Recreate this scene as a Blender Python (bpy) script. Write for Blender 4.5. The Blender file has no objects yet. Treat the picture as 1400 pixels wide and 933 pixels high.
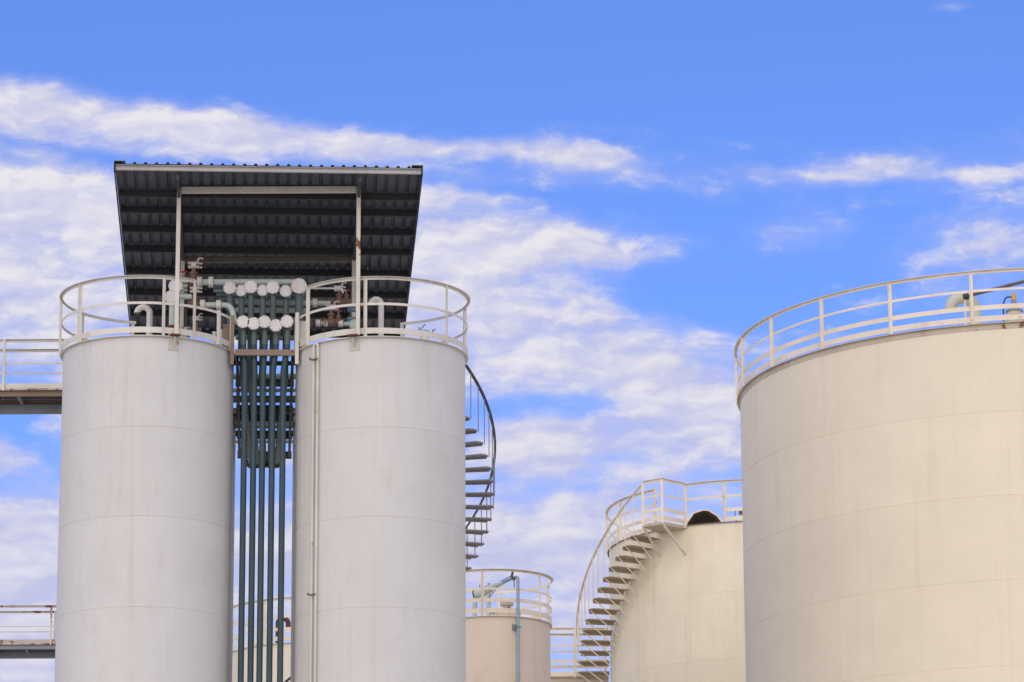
import bpy, math, random
from mathutils import Vector, Matrix
random.seed(7)
R_ = math.radians
scene = bpy.context.scene
COL = scene.collection

# ------------------------------------------------------------------ camera
PITCH, ROLL, FPX, CZ = R_(14.778), R_(-0.2853), 5076.4, 1.6
PW, PH = 1400.0, 933.0
fw = Vector((0, math.cos(PITCH), math.sin(PITCH)))
_u = Vector((0, -math.sin(PITCH), math.cos(PITCH)))
_r = Vector((1, 0, 0))
ca = _r * math.cos(ROLL) + _u * math.sin(ROLL)
cu = _u * math.cos(ROLL) - _r * math.sin(ROLL)
cam_d = bpy.data.cameras.new('camera')
cam = bpy.data.objects.new('camera', cam_d)
COL.objects.link(cam)
cam_d.sensor_width = 36.0
cam_d.lens = FPX / PW * 36.0
cam_d.clip_start = 0.5
cam_d.clip_end = 5000
m = Matrix((ca, cu, -fw)).transposed().to_4x4()
m.translation = (0, 0, CZ)
cam.matrix_world = m
scene.camera = cam
scene.render.resolution_x, scene.render.resolution_y = 1024, 682

def ray(x, y):
    return fw + ca * ((x - PW / 2) / FPX) - cu * ((y - PH / 2) / FPX)
def aty(x, y, Y):                       # point of the pixel's ray in the plane Y = const
    d = ray(x, y); p = d * (Y / d.y); p.z += CZ
    return p
def onc(x, y, c, R, back=False):        # point of the pixel's ray on an upright cylinder
    d = ray(x, y)
    A = d.x ** 2 + d.y ** 2; B = -2 * (d.x * c[0] + d.y * c[1]); C = c[0] ** 2 + c[1] ** 2 - R * R
    D = max(B * B - 4 * A * C, 0)
    t = (-B + (1 if back else -1) * math.sqrt(D)) / (2 * A)
    p = d * t; p.z += CZ
    return p

# ------------------------------------------------------------------ sun, sky, exposure
SUN_EL, SUN_AZ = R_(20), R_(11)         # azimuth: to the left of straight behind the camera
sun_from = Vector((-math.sin(SUN_AZ) * math.cos(SUN_EL), -math.cos(SUN_AZ) * math.cos(SUN_EL), math.sin(SUN_EL)))
sd = bpy.data.lights.new('sun', 'SUN')
sd.energy = 2.1; sd.angle = R_(105); sd.color = (1.0, 0.83, 0.55)
so = bpy.data.objects.new('sun', sd); COL.objects.link(so)
so.rotation_euler = sun_from.to_track_quat('Z', 'Y').to_euler()
so.location = (0, 0, 60)

vs = scene.view_settings
scene.display_settings.display_device = 'sRGB'
vs.view_transform = 'Standard'; vs.look = 'None'; vs.gamma = 1.0; vs.use_curve_mapping = False
vs.exposure = 0.0
scene.cycles.max_bounces = 6; scene.cycles.diffuse_bounces = 3; scene.cycles.glossy_bounces = 3

class NT:
    """small helper around a node tree"""
    def __init__(s, tree): s.t = tree; s.n = tree.nodes; s.l = tree.links
    def new(s, typ, **kw):
        n = s.n.new(typ)
        for k, v in kw.items(): setattr(n, k, v)
        return n
    def link(s, a, b): s.l.new(a, b)
    def val(s, sock, v):
        if hasattr(v, 'bl_idname') or hasattr(v, 'is_output'): s.l.new(v, sock)
        else: sock.default_value = v
    def math(s, op, a, b=None, c=None, clamp=False):
        n = s.new('ShaderNodeMath', operation=op); n.use_clamp = clamp
        s.val(n.inputs[0], a)
        if b is not None: s.val(n.inputs[1], b)
        if c is not None: s.val(n.inputs[2], c)
        return n.outputs[0]
    def vmath(s, op, a, b=None):
        n = s.new('ShaderNodeVectorMath', operation=op)
        s.val(n.inputs[0], a)
        if b is not None: s.val(n.inputs[1], b)
        return n.outputs['Value'] if op in ('LENGTH', 'DOT_PRODUCT') else n.outputs[0]
    def ramp(s, f, a, b, smooth=True):
        n = s.new('ShaderNodeMapRange'); n.interpolation_type = 'SMOOTHSTEP' if smooth else 'LINEAR'
        s.val(n.inputs[0], f); n.inputs[1].default_value = a; n.inputs[2].default_value = b
        return n.outputs[0]
    def mix(s, f, a, b, blend='MIX'):
        n = s.new('ShaderNodeMix', data_type='RGBA', blend_type=blend)
        s.val(n.inputs[0], f)
        s.val(n.inputs[6], a if not isinstance(a, tuple) else a + (1,) * (4 - len(a)))
        s.val(n.inputs[7], b if not isinstance(b, tuple) else b + (1,) * (4 - len(b)))
        return n.outputs[2]
    def noise(s, vec, scale, detail=4, rough=0.55, dist=0.0, dims='3D'):
        n = s.new('ShaderNodeTexNoise', noise_dimensions=dims)
        if vec is not None: s.val(n.inputs['Vector'], vec)
        n.inputs['Scale'].default_value = scale; n.inputs['Detail'].default_value = detail
        n.inputs['Roughness'].default_value = rough; n.inputs['Distortion'].default_value = dist
        return n.outputs[0]

def make_world():
    w = bpy.data.worlds.new('World'); scene.world = w; w.use_nodes = True
    t = NT(w.node_tree); t.n.clear()
    out = t.new('ShaderNodeOutputWorld'); bg = t.new('ShaderNodeBackground')
    t.link(bg.outputs[0], out.inputs[0]); bg.inputs[1].default_value = 0.132
    sky = t.new('ShaderNodeTexSky', sky_type='NISHITA')
    sky.sun_disc = False; sky.sun_elevation = SUN_EL; sky.sun_rotation = math.pi + SUN_AZ
    sky.altitude = 0; sky.air_density = 1.0; sky.dust_density = 0.35; sky.ozone_density = 2.2
    # direction of the sky as azimuth and elevation, both scaled to the same unit (1 = 1/5076 rad)
    tc = t.new('ShaderNodeTexCoord'); sp = t.new('ShaderNodeSeparateXYZ'); t.link(tc.outputs['Generated'], sp.inputs[0])
    U = t.math('MULTIPLY', t.math('ARCTAN2', sp.outputs[0], sp.outputs[1]), FPX)
    V = t.math('MULTIPLY', t.math('ARCSINE', sp.outputs[2]), FPX)
    cb = t.new('ShaderNodeCombineXYZ'); t.link(U, cb.inputs[0]); t.link(V, cb.inputs[1]); UV = cb.outputs[0]
    def uv(px, py):
        d = ray(px, py).normalized()
        return math.atan2(d.x, d.y) * FPX, math.asin(d.z) * FPX
    # cloud banks, clear lanes and one broad thinning over the view: centre, half sizes, tilt (deg, + = falls to the right), weight
    banks = [
        (20, 140, 190, 36, 9, .6), (250, 172, 200, 28, 9, .56), (440, 196, 150, 20, 6, .5), (560, 170, 60, 10, 8, .2),
        (640, 204, 130, 13, 1, .6), (800, 216, 90, 20, 10, .62), (830, 174, 80, 10, 2, .28), (690, 166, 50, 7, 0, .16),
        (60, 270, 170, 62, 8, .5), (20, 400, 190, 90, 0, .5), (150, 300, 100, 60, 6, .3),
        (650, 275, 110, 26, 8, .32), (740, 338, 190, 28, 2, .52), (640, 400, 120, 70, 10, .48), (600, 480, 110, 60, 0, .42),
        (740, 490, 75, 30, 4, .5), (870, 515, 90, 40, 14, .56), (960, 545, 70, 28, 0, .5), (830, 430, 120, 24, 24, .22),
        (720, 605, 110, 30, 0, .5), (880, 610, 120, 44, 6, .32), (720, 740, 200, 70, 0, .4), (980, 600, 60, 30, 0, .3), (950, 460, 70, 20, 20, .2),
        (1170, 232, 110, 15, -4, .40), (1330, 238, 110, 9, 1, .38), (1060, 236, 60, 10, 4, .12), (1110, 322, 70, 26, 4, .28), (1370, 334, 90, 28, 4, .34), (1300, 300, 70, 14, 0, .16),
        (1300, 8, 34, 10, 0, .25), (1290, 400, 110, 16, -10, .10), (1240, 290, 120, 22, 0, -.18),
        (0, 625, 44, 22, 0, .45), (60, 720, 110, 50, -24, .7), (30, 830, 170, 80, 0, .45), (90, 580, 40, 26, 0, .28), (360, 780, 120, 100, 0, .38),
        (700, 466, 1300, 950, 0, -.29), (500, 40, 1000, 95, -1, -.55), (760, 770, 330, 130, 0, .34), (30, 800, 200, 60, 0, .2), (40, 930, 220, 60, 0, .42), (1100, 620, 260, 120, 0, .12), (1000, 130, 480, 55, 1, -.4), (1120, 400, 190, 70, 10, -.22), (930, 300, 130, 50, 4, -.12),  # first entry offsets the raised base cover within the view only
        (25, 590, 70, 34, 0, -.34), (140, 212, 150, 9, 9, -.26), (330, 228, 70, 8, 9, -.12), (820, 660, 80, 30, 0, -.2), (700, 262, 120, 7, 6, -.2), (960, 400, 110, 40, 20, -.15), (670, 560, 60, 14, 0, -.2), (800, 590, 40, 30, 0, -.15), (1010, 640, 120, 40, 0, -.1), (780, 285, 70, 9, 3, -.16), (790, 560, 70, 16, 0, -.16),
    ]
    warpn = t.new('ShaderNodeTexNoise'); t.link(UV, warpn.inputs['Vector'])
    warpn.inputs['Scale'].default_value = 0.009; warpn.inputs['Detail'].default_value = 3; warpn.inputs['Roughness'].default_value = .6
    wv = t.vmath('SUBTRACT', warpn.outputs['Color'], (0.5, 0.5, 0.5))
    wv2 = t.vmath('MULTIPLY', wv, (100.0, 40.0, 0.0))
    UVw = t.vmath('ADD', UV, wv2)
    total = None
    for px, py, sx, sy, rot, amp in banks:
        u0, v0 = uv(px, py)
        mp = t.new('ShaderNodeMapping', vector_type='TEXTURE')
        t.link(UVw, mp.inputs[0])
        mp.inputs[1].default_value = (u0, v0, 0); mp.inputs[2].default_value = (0, 0, -R_(rot)); mp.inputs[3].default_value = (sx, sy, 1)
        d2 = t.vmath('DOT_PRODUCT', mp.outputs[0], mp.outputs[0])
        g = t.math('EXPONENT', t.math('MULTIPLY', d2, -0.8))
        total = t.math('MULTIPLY_ADD', g, amp, total if total is not None else 0.56)  # base cloud cover, raised in the unseen sky to add fill light
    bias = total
    # torn cloud structure, stretched along the horizon
    v1 = t.vmath('MULTIPLY', UVw, (0.0058, 0.0150, 1.0))
    f1 = t.noise(v1, 1.0, 9, 0.575)
    f1s = t.noise(t.vmath('ADD', v1, (-0.10, 0.17, 0.0)), 1.0, 4, 0.5)     # a step towards the sun, for the clouds' own shading
    f2 = t.noise(t.vmath('MULTIPLY', UVw, (0.024, 0.050, 1.0)), 1.0, 4, 0.6)
    fb = t.math('MULTIPLY_ADD', f2, 0.22, f1)
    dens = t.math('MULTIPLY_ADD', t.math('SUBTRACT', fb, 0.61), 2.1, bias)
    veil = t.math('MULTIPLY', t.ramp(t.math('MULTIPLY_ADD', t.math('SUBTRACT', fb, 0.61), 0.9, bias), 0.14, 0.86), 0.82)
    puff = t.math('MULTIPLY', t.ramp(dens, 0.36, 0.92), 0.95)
    thick = t.ramp(dens, 0.45, 1.2)
    relief = t.ramp(t.math('MULTIPLY_ADD', t.math('SUBTRACT', f2, 0.5), 0.16, t.math('SUBTRACT', f1, f1s)), -0.15, 0.17)
    low = t.ramp(V, 1400.0, 900.0, False)               # nearer the horizon clouds are seen more from below
    lit = t.math('ADD', t.math('MULTIPLY', relief, 0.80), t.math('MULTIPLY', thick, 0.30))
    lit = t.math('SUBTRACT', lit, t.math('MULTIPLY', low, 0.40), clamp=True)
    cloud = t.mix(lit, (4.1, 4.25, 6.1), (6.35, 6.15, 6.45))
    # blue of the air
    tint = t.mix(1.0, sky.outputs[0], (0.575, 0.71, 1.28), 'MULTIPLY')
    col = t.mix(veil, tint, (4.1, 4.3, 6.3))
    col = t.mix(puff, col, cloud)
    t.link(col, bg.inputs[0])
make_world()

# ------------------------------------------------------------------ materials
MATS = {}
def material(name, base, rough=0.5, metal=0.0, streak=None, s_amt=0.0, s_lo=.47, s_hi=.75, dirt=None, d_amt=0.0, rust=0.0, bump=0.0, bscale=1.4, spec=0.5, coat=0.0, mott=0.10, rust_scale=5.0, patch=None):
    mt = bpy.data.materials.new(name); mt.use_nodes = True
    t = NT(mt.node_tree); b = t.n['Principled BSDF']
    b.inputs['Roughness'].default_value = rough; b.inputs['Metallic'].default_value = metal
    b.inputs['Specular IOR Level'].default_value = spec
    geo = t.new('ShaderNodeNewGeometry'); P = geo.outputs['Position']
    c = None
    n1 = t.noise(P, 1.1, 5, .6)
    c = t.mix(t.ramp(n1, .3, .7), tuple(x * (1 - mott) for x in base), tuple(min(1, x * (1 + mott * .7)) for x in base))
    if streak:
        oi = t.new('ShaderNodeObjectInfo')
        c = t.mix(t.math('MULTIPLY', oi.outputs['Random'], .5), c, tuple(x * .93 for x in base))
        v = t.vmath('MULTIPLY', P, (5.5, 5.5, 0.16)); s1 = t.noise(v, 1.0, 5, .62, .1)
        v2 = t.vmath('MULTIPLY', P, (1.2, 1.2, 0.22)); s2 = t.noise(v2, 1.0, 3, .5)
        sm = t.math('MULTIPLY', t.math('MULTIPLY', t.ramp(s1, s_lo, s_hi), t.ramp(s2, s_lo - .09, s_hi - .09)), s_amt)
        c = t.mix(sm, c, streak)
    if dirt:
        d1 = t.noise(t.vmath('MULTIPLY', P, (3.0, 3.0, 1.2)), 1.0, 8, .7)
        c = t.mix(t.math('MULTIPLY', t.ramp(d1, .52, .74), d_amt), c, dirt)
    if rust > 0:
        r1 = t.noise(P, rust_scale, 8, .68); r2 = t.noise(P, rust_scale * .23, 3, .5)
        rm = t.ramp(t.math('ADD', t.math('MULTIPLY', r1, .62), t.math('MULTIPLY', r2, .38)), .66 - rust * .2, .70 - rust * .18)
        if patch:                                       # a rust burst of its own at one height
            sz = t.new('ShaderNodeSeparateXYZ'); t.link(P, sz.inputs[0])
            near = t.math('SUBTRACT', 1.0, t.math('DIVIDE', t.math('ABSOLUTE', t.math('SUBTRACT', sz.outputs[2], patch[0])), patch[1]))
            rm = t.math('MAXIMUM', rm, t.ramp(t.math('MULTIPLY_ADD', near, .35, t.math('SUBTRACT', t.noise(P, 11, 6, .7), .25)), .42, .50))
        rc = t.mix(t.noise(P, 30, 4, .6), (0.10, 0.035, 0.015), (0.36, 0.15, 0.06))
        c = t.mix(rm, c, rc)
        t.link(t.math('MULTIPLY_ADD', rm, 0.85 - rough, rough), b.inputs['Roughness'])
    else:
        rn = t.noise(P, 3.0, 5, .6)
        t.link(t.math('MULTIPLY_ADD', rn, 0.16, rough - 0.08), b.inputs['Roughness'])
    t.link(c, b.inputs['Base Color'])
    if bump > 0:
        bn = t.new('ShaderNodeBump'); bn.inputs['Strength'].default_value = 1.0; bn.inputs['Distance'].default_value = bump
        h = t.math('ADD', t.noise(t.vmath('MULTIPLY', P, (1, 1, .6)), bscale, 3, .5), t.math('MULTIPLY', t.noise(P, 38, 3, .6), .02))
        t.link(h, bn.inputs['Height']); t.link(bn.outputs[0], b.inputs['Normal'])
    MATS[name] = mt
    return mt

material('white_paint', (.745, .735, .685), .6, streak=(.52, .48, .43), s_amt=.45, dirt=(.60, .56, .50), d_amt=.4, bump=.010, mott=.05)
material('cream_paint', (.92, .835, .635), .6, streak=(.72, .60, .42), s_amt=.4, dirt=(.80, .70, .53), d_amt=.3, bump=.012, bscale=.9, mott=.035)
material('stained_cream_paint', (.94, .86, .64), .6, streak=(.60, .45, .20), s_amt=.62, s_lo=.42, s_hi=.78, dirt=(.80, .68, .46), d_amt=.4, bump=.012, mott=.05)
material('pink_beige_paint', (.86, .74, .58), .6, streak=(.55, .42, .29), s_amt=.5, dirt=(.62, .5, .37), d_amt=.3, bump=.008, mott=.05)
material('white_rail', (.76, .73, .635), .5, dirt=(.46, .34, .24), d_amt=.45, rust=.17)
material('cream_rail', (.92, .82, .64), .5, dirt=(.5, .38, .25), d_amt=.35, rust=.15)
material('rusty_white', (.66, .61, .52), .55, dirt=(.42, .26, .15), d_amt=.7, rust=.50, rust_scale=4.0)
material('rusty_cream', (.66, .57, .43), .55, dirt=(.45, .28, .15), d_amt=.6, rust=.35, rust_scale=5.0)
material('blue_grey_steel', (.30, .32, .35), .55, dirt=(.22, .14, .09), d_amt=.7, rust=.28)
material('dark_steel', (.05, .05, .048), .6, dirt=(.06, .05, .045), d_amt=.4)
material('roof_sheet', (.085, .095, .118), .5, dirt=(.03, .03, .032), d_amt=.5)
material('mint_paint', (.56, .65, .55), .42, dirt=(.33, .33, .24), d_amt=.5, rust=.03)
material('pale_green_paint', (.70, .72, .56), .5, dirt=(.5, .5, .36), d_amt=.5)
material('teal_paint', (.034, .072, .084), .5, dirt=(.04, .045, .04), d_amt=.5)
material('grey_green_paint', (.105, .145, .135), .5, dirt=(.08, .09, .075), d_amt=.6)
material('slate_blue_paint', (.20, .28, .33), .45, dirt=(.14, .17, .17), d_amt=.5)
material('flange_white', (.84, .82, .77), .5, dirt=(.6, .5, .34), d_amt=.4, rust=.02)
material('yellowed_bolt', (.45, .32, .13), .6)
material('rust', (.20, .085, .04), .8, dirt=(.09, .04, .02), d_amt=.8, mott=.3)
material('copper_brown', (.22, .125, .08), .6, dirt=(.12, .055, .03), d_amt=.7)
material('pale_metal', (.60, .52, .47), .38, metal=.35, dirt=(.3, .2, .15), d_amt=.5)
material('red_paint', (.42, .035, .03), .5)
material('maroon_paint', (.13, .016, .014), .45)
material('blue_pipe_paint', (.33, .46, .52), .45, dirt=(.3, .34, .34), d_amt=.4)
material('yellow_plastic', (.80, .47, .03), .4)
material('black_rubber', (.015, .017, .022), .5)
material('brown_steel', (.17, .14, .12), .6, dirt=(.07, .045, .03), d_amt=.5)
material('tread_steel', (.40, .39, .38), .6, dirt=(.1, .08, .06), d_amt=.5)
material('beige_tread', (.55, .46, .335), .65, dirt=(.28, .21, .14), d_amt=.6)  # darker beige for the whole tread than the stair's cream rails
material('rusty_beam', (.30, .225, .155), .65, dirt=(.25, .15, .085), d_amt=.8, rust=.45, rust_scale=6.0)
material('rusty_post', (.76, .70, .58), .55, dirt=(.5, .36, .22), d_amt=.5, rust=.2, patch=(19.12, .22))
material('heavy_rust', (.55, .48, .40), .7, dirt=(.3, .17, .09), d_amt=.8, rust=.80, rust_scale=4.0)
material('grey_rail', (.52, .50, .47), .55, dirt=(.36, .28, .2), d_amt=.5, rust=.12)
material('hood_brown', (.27, .205, .15), .7, dirt=(.14, .08, .05), d_amt=.6)
material('concrete', (.50, .46, .39), .85, dirt=(.30, .27, .23), d_amt=.6, mott=.15)

# ------------------------------------------------------------------ mesh helpers
class MB:
    def __init__(s): s.v = []; s.f = []; s.sm = []
    def strip_grid(s, rows, smooth=True, close=False):
        """rows of points joined with quads"""
        b = len(s.v); n = len(rows[0])
        for r in rows: s.v += [tuple(p) for p in r]
        for i in range(len(rows) - 1):
            for j in range(n - (0 if close else 1)):
                k = (j + 1) % n
                s.f.append((b + i * n + j, b + i * n + k, b + (i + 1) * n + k, b + (i + 1) * n + j)); s.sm.append(smooth)
    def poly(s, pts, smooth=False):
        b = len(s.v); s.v += [tuple(p) for p in pts]; s.f.append(tuple(range(b, b + len(pts)))); s.sm.append(smooth)
    def box(s, c, size, M=None):
        c = Vector(c); hx, hy, hz = size[0] / 2, size[1] / 2, size[2] / 2
        M = M or Matrix.Identity(3)
        P = [c + M @ Vector((x * hx, y * hy, z * hz)) for z in (-1, 1) for y in (-1, 1) for x in (-1, 1)]
        for q in ((0, 2, 3, 1), (4, 5, 7, 6), (0, 1, 5, 4), (2, 6, 7, 3), (0, 4, 6, 2), (1, 3, 7, 5)):
            s.poly([P[i] for i in q])
    def beam(s, p0, p1, w, h, up=(0, 0, 1)):
        p0, p1 = Vector(p0), Vector(p1); d = p1 - p0; L = d.length; y = d.normalized()
        x = y.cross(Vector(up))
        if x.length < 1e-4: x = Vector((1, 0, 0))
        x.normalize(); z = x.cross(y)
        s.box((p0 + p1) / 2, (w, L, h), Matrix((x, y, z)).transposed())
    def channel(s, p0, p1, w, h, t=.008, up=(0, 0, 1), side=1):
        """C section: web on one side, flanges top and bottom"""
        p0, p1 = Vector(p0), Vector(p1); y = (p1 - p0).normalized(); x = y.cross(Vector(up)).normalized(); z = x.cross(y)
        s.beam(p0 - x * side * (w - t) / 2, p1 - x * side * (w - t) / 2, t, h, up)
        for q in (-1, 1):
            s.beam(p0 + z * q * (h - t) / 2 + x * side * t / 2, p1 + z * q * (h - t) / 2 + x * side * t / 2, w - t - .0006, t, up)
    def tube(s, pts, r, n=12, bend=0.0, cap=True, r_end=None):
        pts = [Vector(p) for p in pts]
        path = [pts[0]]
        for i in range(1, len(pts) - 1):
            a, b, c = pts[i - 1], pts[i], pts[i + 1]
            d0 = (a - b); d1 = (c - b); ang = d0.angle(d1)
            if bend <= 0 or ang > math.pi - .02: path.append(b); continue
            tl = min(bend / math.tan(ang / 2), d0.length * .49, d1.length * .49)
            q0 = b + d0.normalized() * tl; q1 = b + d1.normalized() * tl
            for k in range(9):
                u = k / 8; path.append(q0 * (1 - u) ** 2 + b * 2 * u * (1 - u) + q1 * u * u)
        path.append(pts[-1])
        T = []
        for i in range(len(path)):
            d = (path[min(i + 1, len(path) - 1)] - path[max(i - 1, 0)]); T.append(d.normalized())
        ref = Vector((0, 0, 1)) if abs(T[0].z) < .9 else Vector((1, 0, 0))
        x = T[0].cross(ref).normalized(); rows = []
        for i, p in enumerate(path):
            x = (x - T[i] * x.dot(T[i])).normalized(); y = T[i].cross(x)
            rr = r if r_end is None else r + (r_end - r) * i / (len(path) - 1)
            rows.append([p + (x * math.cos(2 * math.pi * k / n) + y * math.sin(2 * math.pi * k / n)) * rr for k in range(n)])
        s.strip_grid(rows, True, True)
        if cap: s.poly(rows[0][::-1]); s.poly(rows[-1])
    def cyl(s, p0, p1, r, n=16, r1=None): s.tube([p0, p1], r, n, 0, True, r1)
    def lathe(s, c, axis, prof, n=20):
        """prof = [(distance along axis, radius)...], hard edges between segments"""
        c = Vector(c); a = Vector(axis).normalized(); ref = Vector((0, 0, 1)) if abs(a.z) < .9 else Vector((1, 0, 0))
        x = a.cross(ref).normalized(); y = a.cross(x)
        def ringp(d, r): return [c + a * d + (x * math.cos(2 * math.pi * k / n) + y * math.sin(2 * math.pi * k / n)) * r for k in range(n)]
        for (d0, r0), (d1, r1) in zip(prof[:-1], prof[1:]):
            s.strip_grid([ringp(d0, max(r0, 1e-4)), ringp(d1, max(r1, 1e-4))], True, True)
    def arc(s, c, prof, a0, a1, n=48, zf=None, cap=True):
        """sweep a closed (radius, z) profile round an upright axis, angles in degrees"""
        def pt(r, z, a): return (c[0] + r * math.cos(a), c[1] + r * math.sin(a), z + (zf(a) if zf else 0))
        A = [R_(a0 + (a1 - a0) * i / n) for i in range(n + 1)]
        for (r0, z0), (r1, z1) in zip(prof, prof[1:] + prof[:1]):
            s.strip_grid([[pt(r0, z0, a), pt(r1, z1, a)] for a in A], True)
        if cap and abs(a1 - a0) < 359.9:
            s.poly([pt(r, z, A[0]) for r, z in prof]); s.poly([pt(r, z, A[-1]) for r, z in prof][::-1])
    def mesh(s, name, mats):
        me = bpy.data.meshes.new(name); me.from_pydata(s.v, [], s.f)
        me.polygons.foreach_set('use_smooth', s.sm)
        for mm in (mats if isinstance(mats, list) else [mats]): me.materials.append(MATS[mm])
        import bmesh
        bm = bmesh.new(); bm.from_mesh(me); bmesh.ops.recalc_face_normals(bm, faces=bm.faces); bm.to_mesh(me); bm.free()
        me.update()
        return me
    def build(s, name, mat, parent=None, recalc=True):
        off = Vector((0, 0, 0)); q = parent
        while q is not None: off += Vector(q.location); q = q.parent
        s.v = [(x - off.x, y - off.y, z - off.z) for x, y, z in s.v]
        o = bpy.data.objects.new(name, s.mesh(name, mat)); COL.objects.link(o)
        o.parent = parent
        return o

def thing(name, label, cat, loc=(0, 0, 0), group=None):
    o = bpy.data.objects.new(name, None); COL.objects.link(o); o.location = loc
    o.empty_display_size = .2
    o['label'] = label; o['category'] = cat
    if group: o['group'] = group
    return o
def tag(o, label, cat, group=None):
    o['label'] = label; o['category'] = cat
    if group: o['group'] = group
    return o
def inst(name, mesh, parent, loc=(0, 0, 0), rz=0.0):
    o = bpy.data.objects.new(name, mesh); COL.objects.link(o); o.parent = parent; o.location = loc; o.rotation_euler = (0, 0, rz)
    return o
def ang(c, P): return math.degrees(math.atan2(P.y - c[1], P.x - c[0]))
def pol(c, r, a, z): return Vector((c[0] + r * math.cos(R_(a)), c[1] + r * math.sin(R_(a)), z))

# ------------------------------------------------------------------ ground
g = MB(); g.strip_grid([[(x, y, 0) for x in (-2000, 2000)] for y in (-2000, 2000)], False)
go = g.build('ground', 'concrete'); go['kind'] = 'structure'

# ------------------------------------------------------------------ tanks
COURSE = 1.524
def plate_mesh(R, span, h, seg, mat):
    """one rolled shell plate, edges dressed back so that neighbours meet in a shallow weld groove"""
    b = MB(); e = .006; d = .006; ea = e / R
    n = max(6, int(seg * span / 360))
    A = [ea + (R_(span) - 2 * ea) * i / n for i in range(n + 1)]
    def p(r, a, z): return (r * math.cos(a), r * math.sin(a), z)
    b.strip_grid([[p(R, a, e), p(R, a, h - e)] for a in A], True)
    b.strip_grid([[p(R - d, a, 0), p(R, a, e)] for a in A], True)
    b.strip_grid([[p(R, a, h - e), p(R - d, a, h)] for a in A], True)
    b.poly([p(R - d, 0, 0), p(R, ea, e), p(R, ea, h - e), p(R - d, 0, h)])
    s_ = R_(span); b.poly([p(R, s_ - ea, e), p(R - d, s_, 0), p(R - d, s_, h), p(R, s_ - ea, h - e)])
    return b.mesh('shell_plate', mat)

def make_tank(name, label, c, R, rim_z, seam_z, mat, rail_mat, plates, starts, group=None, rails=None, posts=(), rail_h=1.0, bands=(), mid=.56,
              toe=(.045, .145), rim_out=.055, rim_leg=.0, seg=96, mid_arc=None, short_posts=(), toe_arc=None, rim_mat=None, band_arc=None):
    t = thing(name, label, 'tank', (c[0], c[1], 0), group)
    span = 360.0 / plates
    top_me = plate_mesh(R, span, rim_z - seam_z, seg, mat); me = plate_mesh(R, span, COURSE, seg, mat)
    z = seam_z; k = 0
    for i in range(plates): inst('shell_plate', top_me, t, (0, 0, z), R_(starts[0] + i * span))
    while z > .01:
        h = min(COURSE, z); k += 1
        mm = me if h > COURSE - .01 else plate_mesh(R, span, h, seg, mat)
        z -= h
        for i in range(plates): inst('shell_plate', mm, t, (0, 0, z), R_(starts[k % len(starts)] + i * span))
    b = MB()                                            # shallow cone roof
    rows = [[(c[0] + r * math.cos(2 * math.pi * i / seg), c[1] + r * math.sin(2 * math.pi * i / seg), zz) for i in range(seg)] for r, zz in ((R - .012, rim_z - .02), (R * .5, rim_z + R * .004), (.02, rim_z + R * .008))]
    b.strip_grid(rows, True, True); b.build('roof_plate', mat, t)
    b = MB(); pr = [(R + .001, rim_z - .012), (R + rim_out, rim_z - .012), (R + rim_out, rim_z), (R + .001, rim_z)]
    if rim_leg: pr = [(R + .001, rim_z - rim_leg), (R + .009, rim_z - rim_leg), (R + .009, rim_z - .012)] + pr[1:]
    b.arc(c, pr, 0, 360, seg); b.build('rim', rim_mat or rail_mat, t)
    if rails:
        a0, a1 = rails; Rr = R + rim_out - .012; n = max(12, int(abs(a1 - a0) / 360 * seg))
        zt = rim_z + rail_h
        b = MB(); b.arc(c, [(Rr - .006, zt - .05), (Rr, zt - .05), (Rr, zt - .006), (Rr + .048, zt - .006), (Rr + .048, zt), (Rr - .006, zt)], a0, a1, n); b.build('top_rail', rail_mat, t)
        m0, m1 = mid_arc or rails; zm = rim_z + mid
        b = MB(); b.arc(c, [(Rr - .007, zm - .022), (Rr - .001, zm - .022), (Rr - .001, zm + .022), (Rr - .007, zm + .022)], m0, m1, n); b.build('mid_rail', rail_mat, t)
        for lo, hi in bands:
            b = MB(); b.arc(c, [(Rr - .007, rim_z + lo), (Rr - .001, rim_z + lo), (Rr - .001, rim_z + hi), (Rr - .007, rim_z + hi)], *(band_arc or (m0, m1)), n); b.build('lower_rail', rail_mat, t)
        t0, t1 = toe_arc or band_arc or (m0, m1)
        b = MB(); b.arc(c, [(Rr - .007, rim_z + toe[0]), (Rr - .001, rim_z + toe[0]), (Rr - .001, rim_z + toe[1]), (Rr - .007, rim_z + toe[1])], t0, t1, n); b.build('toe_board', rail_mat, t)
        for a in posts:
            b = MB(); M = Matrix.Rotation(R_(a), 3, 'Z')
            hh = rail_h - .0065
            b.box(pol(c, Rr + .0235, a, rim_z + hh / 2), (.045, .008, hh), M)
            b.box(pol(c, Rr + .0042, a, rim_z + hh / 2) + M @ Vector((0, .026, 0)), (.007, .043, hh), M)
            b.build('post', rail_mat, t)
        for a in short_posts:
            b = MB(); M = Matrix.Rotation(R_(a), 3, 'Z'); hh = mid + .03
            b.box(pol(c, Rr + .0245, a, rim_z + hh / 2), (.048, .05, hh), M); b.build('post', rail_mat, t)
    return t

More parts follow.
